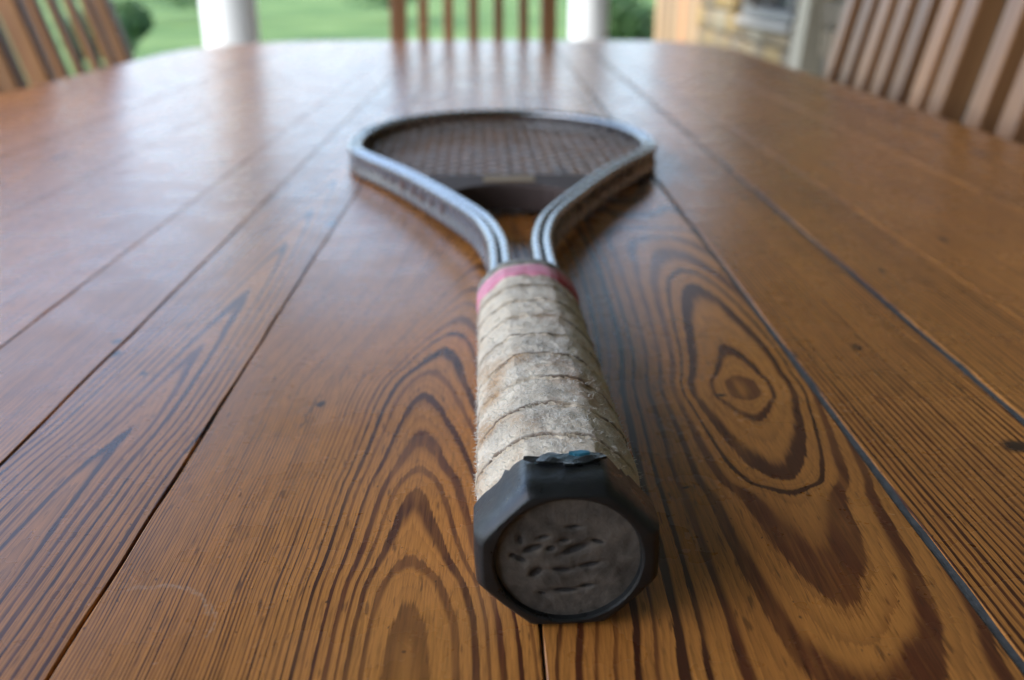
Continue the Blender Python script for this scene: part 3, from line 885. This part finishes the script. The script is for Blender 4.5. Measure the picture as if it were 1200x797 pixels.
# loose fibres standing off the cloth
rf = random.Random(21)
fv, ff = [], []
for _ in range(12000):
    i = rf.randrange(2, NS - 18); j = rf.randrange(NT_)
    p = Vector(vs[i * NT_ + j]); c = Vector((0, p.y, .017))
    nrm = (p - c).normalized()
    dr = (nrm * rf.uniform(.3, 1) + Vector((rf.gauss(0, .7), rf.gauss(0, .7), rf.gauss(0, .5)))).normalized()
    L = rf.uniform(.0005, .0017); wd = .00006
    side = dr.orthogonal().normalized() * wd
    bend = p + dr * L * .6; tip = p + dr * L * .85 + Vector((rf.gauss(0, .3), rf.gauss(0, .3), rf.gauss(0, .3))) * L
    k = len(fv)
    s2 = dr.cross(side).normalized() * wd
    fv += [p - side, p + side, p + s2, bend - side * .8, bend + side * .8, bend + s2 * .8, tip]
    ff += [(k, k + 1, k + 4, k + 3), (k + 1, k + 2, k + 5, k + 4), (k + 2, k, k + 3, k + 5), (k + 3, k + 4, k + 6), (k + 4, k + 5, k + 6), (k + 5, k + 3, k + 6)]
tag(mesh_obj('cloth_fuzz', fv, ff, plain('fibre', (0.66, 0.63, 0.57), 0.9, var=.1), grip), kind='stuff')

# pink tape band and grey collar at the top of the grip
def ring(name, s0, s1, extra, mat, rag=0.0, th0=0.0, th1=2 * math.pi, parent=rk, bulge=.0003):
    vs, fs = [], []
    n1, n2 = 10, 120
    full = th1 - th0 > 6.28
    cnt = n2 if full else n2 + 1
    for i in range(n1 + 1):
        for j in range(cnt):
            th = th0 + (th1 - th0) * j / n2
            rg_ = rag * mnoise.noise(Vector((math.cos(th) * 3, math.sin(th) * 3, s0 * 99 + (0 if i < 5 else 5))))
            s = s0 + (s1 - s0) * i / n1 + rg_
            w_, h_ = grip_size(s)
            r = oct_r(th + ROLL, w_, h_, .7) + extra + bulge * math.sin(math.pi * i / n1) + .0001 * mnoise.noise(Vector((math.cos(th) * 9, math.sin(th) * 9, s * 300)))
            if i in (0, n1): r -= .0012
            vs.append((r * math.cos(th), s * K, h_ + .0004 + r * math.sin(th)))
    for i in range(n1):
        for j in range(n2):
            k = (j + 1) % cnt if full else j + 1
            fs.append((i * cnt + j, i * cnt + k, (i + 1) * cnt + k, (i + 1) * cnt + j))
    return mesh_obj(name, vs, fs, mat, parent, smooth=True)
def pink_mat():
    n = NT('pink_tape'); o = n.obj()
    f = n.noise(o, 130.0, 4.0, 0.65); g = n.noise(o, 50.0, 3.0, 0.6)
    c = n.mix(f, (0.80, 0.30, 0.40), (0.62, 0.20, 0.28))
    c = n.mix(n.ramp(g, [(0.5, 0.0), (0.72, 0.6)]), c, (0.36, 0.22, 0.20))
    n.bump(f, 0.5, 0.0006)
    return n.set(color=c, rough=0.6)
M_pink = pink_mat()
M_red = plain('red_tape', (0.42, 0.045, 0.075), 0.5, var=0.2, scale=120, bump=.2)
M_collar = plain('collar_cloth', (0.24, 0.23, 0.20), 0.85, var=0.35, scale=200, bump=.6)
pink = ring('pink_tape', .1765, .1935, .0001, M_pink, .0024)
ring('red_overlap', .1755, .1945, .0005, M_red, .0012, R(-60), R(50), pink)
ring('collar', .1945, .2010, .0001, M_collar, .0006)

# ---------------------------------------------------------------- butt cap
def cap_mat():
    n = NT('black_rubber')
    o = n.obj()
    f = n.noise(o, 160.0, 5.0, 0.65); g = n.noise(o, 700.0, 3.0, 0.7)
    c = n.mix(f, (0.006, 0.0065, 0.007), (0.017, 0.019, 0.020))
    dust = n.noise(o, 60.0, 4.0, 0.7)
    c = n.mix(n.ramp(dust, [(0.58, 0.0), (0.8, 0.35)]), c, (0.08, 0.08, 0.076))
    n.bump(n.m('ADD', f, n.m('MULTIPLY', g, 0.5)), 0.5, 0.0004)
    return n.set(color=c, rough=n.ramp(f, [(0.3, 0.22), (0.7, 0.52)]), spec=0.38)
M_cap = cap_mat()
def disc_mat():
    n = NT('dusty_disc')
    o = n.obj(); f = n.noise(o, 110.0, 5.0, 0.7); g = n.noise(o, 420.0, 4.0, 0.7)
    c = n.mix(n.ramp(f, [(0.3, 0.0), (0.7, 1.0)]), (0.038, 0.033, 0.028), (0.125, 0.108, 0.090))
    c = n.mix(1.0, c, n.ramp(g, [(0.2, 0.7), (0.8, 1.3)]), 'MULTIPLY')
    at = n.n('ShaderNodeAttribute'); at.attribute_name = 'mark'
    c = n.mix(n.ramp(n.m('ADD', at.outputs['Fac'], n.m('MULTIPLY', n.m('SUBTRACT', f, 0.5), 0.7)), [(0.35, 0.0), (0.6, 0.9)]), c, (0.012, 0.011, 0.011))  # worn black print
    n.bump(n.m('ADD', f, g), 0.6, 0.0005)
    return n.set(color=c, rough=0.7, spec=0.35)
M_disc = disc_mat()
CW, CH = .0218 * K, .0192 * K
CZ = CH - .0002
def cap_section(y, scale, soft, dr=0.0):
    out = []
    for j in range(96):
        th = 2 * math.pi * j / 96
        r = oct_r(th + ROLL, CW * scale, CH * scale, soft) + dr
        out.append((r * math.cos(th), y, CZ + r * math.sin(th)))
    return out
RD = .0172 * K
secs = [cap_section(.0172 * K, .93, .1), cap_section(.0168 * K, .985, .06), cap_section(.0150 * K, 1.0, .12), cap_section(.0060 * K, 1.0, .12), cap_section(.0038 * K, .992, .13), cap_section(.0021 * K, .972, .15), cap_section(.0008 * K, .940, .18), cap_section(0.0002 * K, .91, .22), cap_section(0.0, .885, .3)]
vs, fs = [], []
for S_ in secs: vs += S_
def circ(y, r):
    return [(r * math.cos(2 * math.pi * j / 96) , y, CZ + r * .96 * math.sin(2 * math.pi * j / 96)) for j in range(96)]
for y, r in ((.0000, RD * 1.03), (.0003, RD * 1.0), (.0016, RD * .985)): vs += circ(y * K, r)
NSEC = len(secs) + 3
# ragged, torn upper rim of the sleeve
vs = [list(v) for v in vs]
for idx in range(96 * 3):
    j = idx % 96; th = 2 * math.pi * j / 96
    k_ = (1.0 if idx < 96 else .75 if idx < 192 else .45)
    vs[idx][1] += k_ * .0030 * mnoise.noise(Vector((math.cos(th) * 4, math.sin(th) * 4, 2)))
    if math.sin(th) > .55: vs[idx][1] += k_ * .0026 * mnoise.noise(Vector((math.cos(th) * 22, 1, 8)))
for i in range(NSEC - 1):
    for j in range(96):
        k = (j + 1) % 96
        fs.append((i * 96 + j, (i + 1) * 96 + j, (i + 1) * 96 + k, i * 96 + k))
cap = mesh_obj('butt_cap', vs, fs, M_cap, rk, smooth=True)
cap.data.set_sharp_from_angle(angle=R(28))
# disc with worn raised marks
dv, df = [], []
NR_, NA = 44, 120
marks = [(-.0085, .0026, .0030, .0011, 22), (-.0010, .0046, .0016, .0007, 5), (.0015, .0022, .0044, .0013, 24), (-.0040, .0025, .0014, .0009, 10), (-.0112, .0050, .0008, .0018, 10), (-.0058, .0056, .0016, .0006, 15),
         (-.0112, -.0002, .0020, .0009, -25), (-.0075, -.0040, .0022, .0012, 35), (.0050, -.0022, .0034, .0008, 12), (-.0014, -.0034, .0030, .0009, -4), (-.0005, -.0092, .0036, .0008, 0), (.0046, -.0082, .0022, .0006, 10), (-.0060, -.0100, .0014, .0006, -12), (.0010, .0082, .0026, .0005, 4), (.0068, .0042, .0020, .0006, -15), (-.0130, .0008, .0010, .0008, 0)]
def mark_at(x, z):
    b = 0.0
    for (mx, mz, la, lb, an) in marks:
        ca, sa = math.cos(R(an)), math.sin(R(an))
        ux, uz = x / K - mx, z / K - mz
        p, q = (ux * ca + uz * sa) / la, (-ux * sa + uz * ca) / lb
        b = max(b, math.exp(-(p * p + q * q) * 1.2))
    return b
def disc_y(x, z):
    d_ = .0016 * K
    v = .00018 * mnoise.noise(Vector((x * 160, z * 160, 3))) + .00012 * mnoise.noise(Vector((x * 420, z * 420, 5)))
    for (mx, mz, la, lb, an) in marks:
        ca, sa = math.cos(R(an)), math.sin(R(an))
        ux, uz = x / K - mx, z / K - mz
        p, q = (ux * ca + uz * sa) / la, (-ux * sa + uz * ca) / lb
        e = p * p + q * q
        if e < 6: v += .0007 * math.exp(-e * 1.3)
    return d_ + v
dv.append((0, disc_y(0, 0), CZ))
for i in range(1, NR_ + 1):
    r = RD * .995 * i / NR_
    for j in range(NA):
        a = 2 * math.pi * j / NA
        x, z = r * math.cos(a), r * .96 * math.sin(a)
        dv.append((x, disc_y(x, z), CZ + z))
for j in range(NA): df.append((0, 1 + (j + 1) % NA, 1 + j)[::-1])
for i in range(NR_ - 1):
    for j in range(NA):
        k = (j + 1) % NA
        df.append((1 + i * NA + j, 1 + (i + 1) * NA + j, 1 + (i + 1) * NA + k, 1 + i * NA + k))
disc = mesh_obj('end_disc', dv, df, M_disc, cap, smooth=True)
at_ = disc.data.attributes.new('mark', 'FLOAT', 'POINT'); at_.data.foreach_set('value', [mark_at(v[0], v[2] - CZ) for v in dv])
# torn scrap of the sleeve and blue paint fleck on its top
rt = random.Random(4)
def scrap(name, x0, y0, L, wd, rot, mat, lift=.0004):
    vs, fs = [], []
    n1 = 10
    zt = CZ + CH
    for k in range(n1 + 1):
        t = k / n1
        hw = wd * (.25 + .75 * math.sin(math.pi * min(1, t * .9 + .05))) * rt.uniform(.7, 1.1)
        for sgn in (-1, 1):
            lx = (t - .5) * L; ly = sgn * hw
            x = x0 + lx * math.cos(rot) - ly * math.sin(rot); y = y0 + lx * math.sin(rot) + ly * math.cos(rot)
            zz = zt + lift + .0004 * mnoise.noise(Vector((x * 300, y * 300, 1)))
            vs += [(x, y, zz), (x, y, zz - .0006)]
    for k in range(n1):
        a = 4 * k
        fs += [(a, a + 2, a + 6, a + 4), (a + 1, a + 5, a + 7, a + 3), (a, a + 4, a + 5, a + 1), (a + 2, a + 3, a + 7, a + 6)]
    fs += [(0, 1, 3, 2), (4 * n1, 4 * n1 + 2, 4 * n1 + 3, 4 * n1 + 1)]
    return mesh_obj(name, vs, fs, mat, cap)
M_blue = plain('blue_paint', (0.02, 0.12, 0.17), 0.4, var=.4, scale=600)
M_teal = plain('grey_blue_rubber', (0.055, 0.085, 0.095), 0.45, var=.4, scale=400, bump=.5)
scrap('torn_scrap', .0005 * K, .0140 * K, .016 * K, .0022 * K, R(8), M_teal, .0005)
scrap('torn_scrap', -.0050 * K, .0128 * K, .010 * K, .0014 * K, R(-14), M_cap, .0007)
scrap('torn_scrap', .0045 * K, .0120 * K, .011 * K, .0013 * K, R(20), M_cap, .0009)
scrap('blue_fleck', .0035 * K, .0150 * K, .0050 * K, .0008 * K, R(-12), M_blue, .0012)
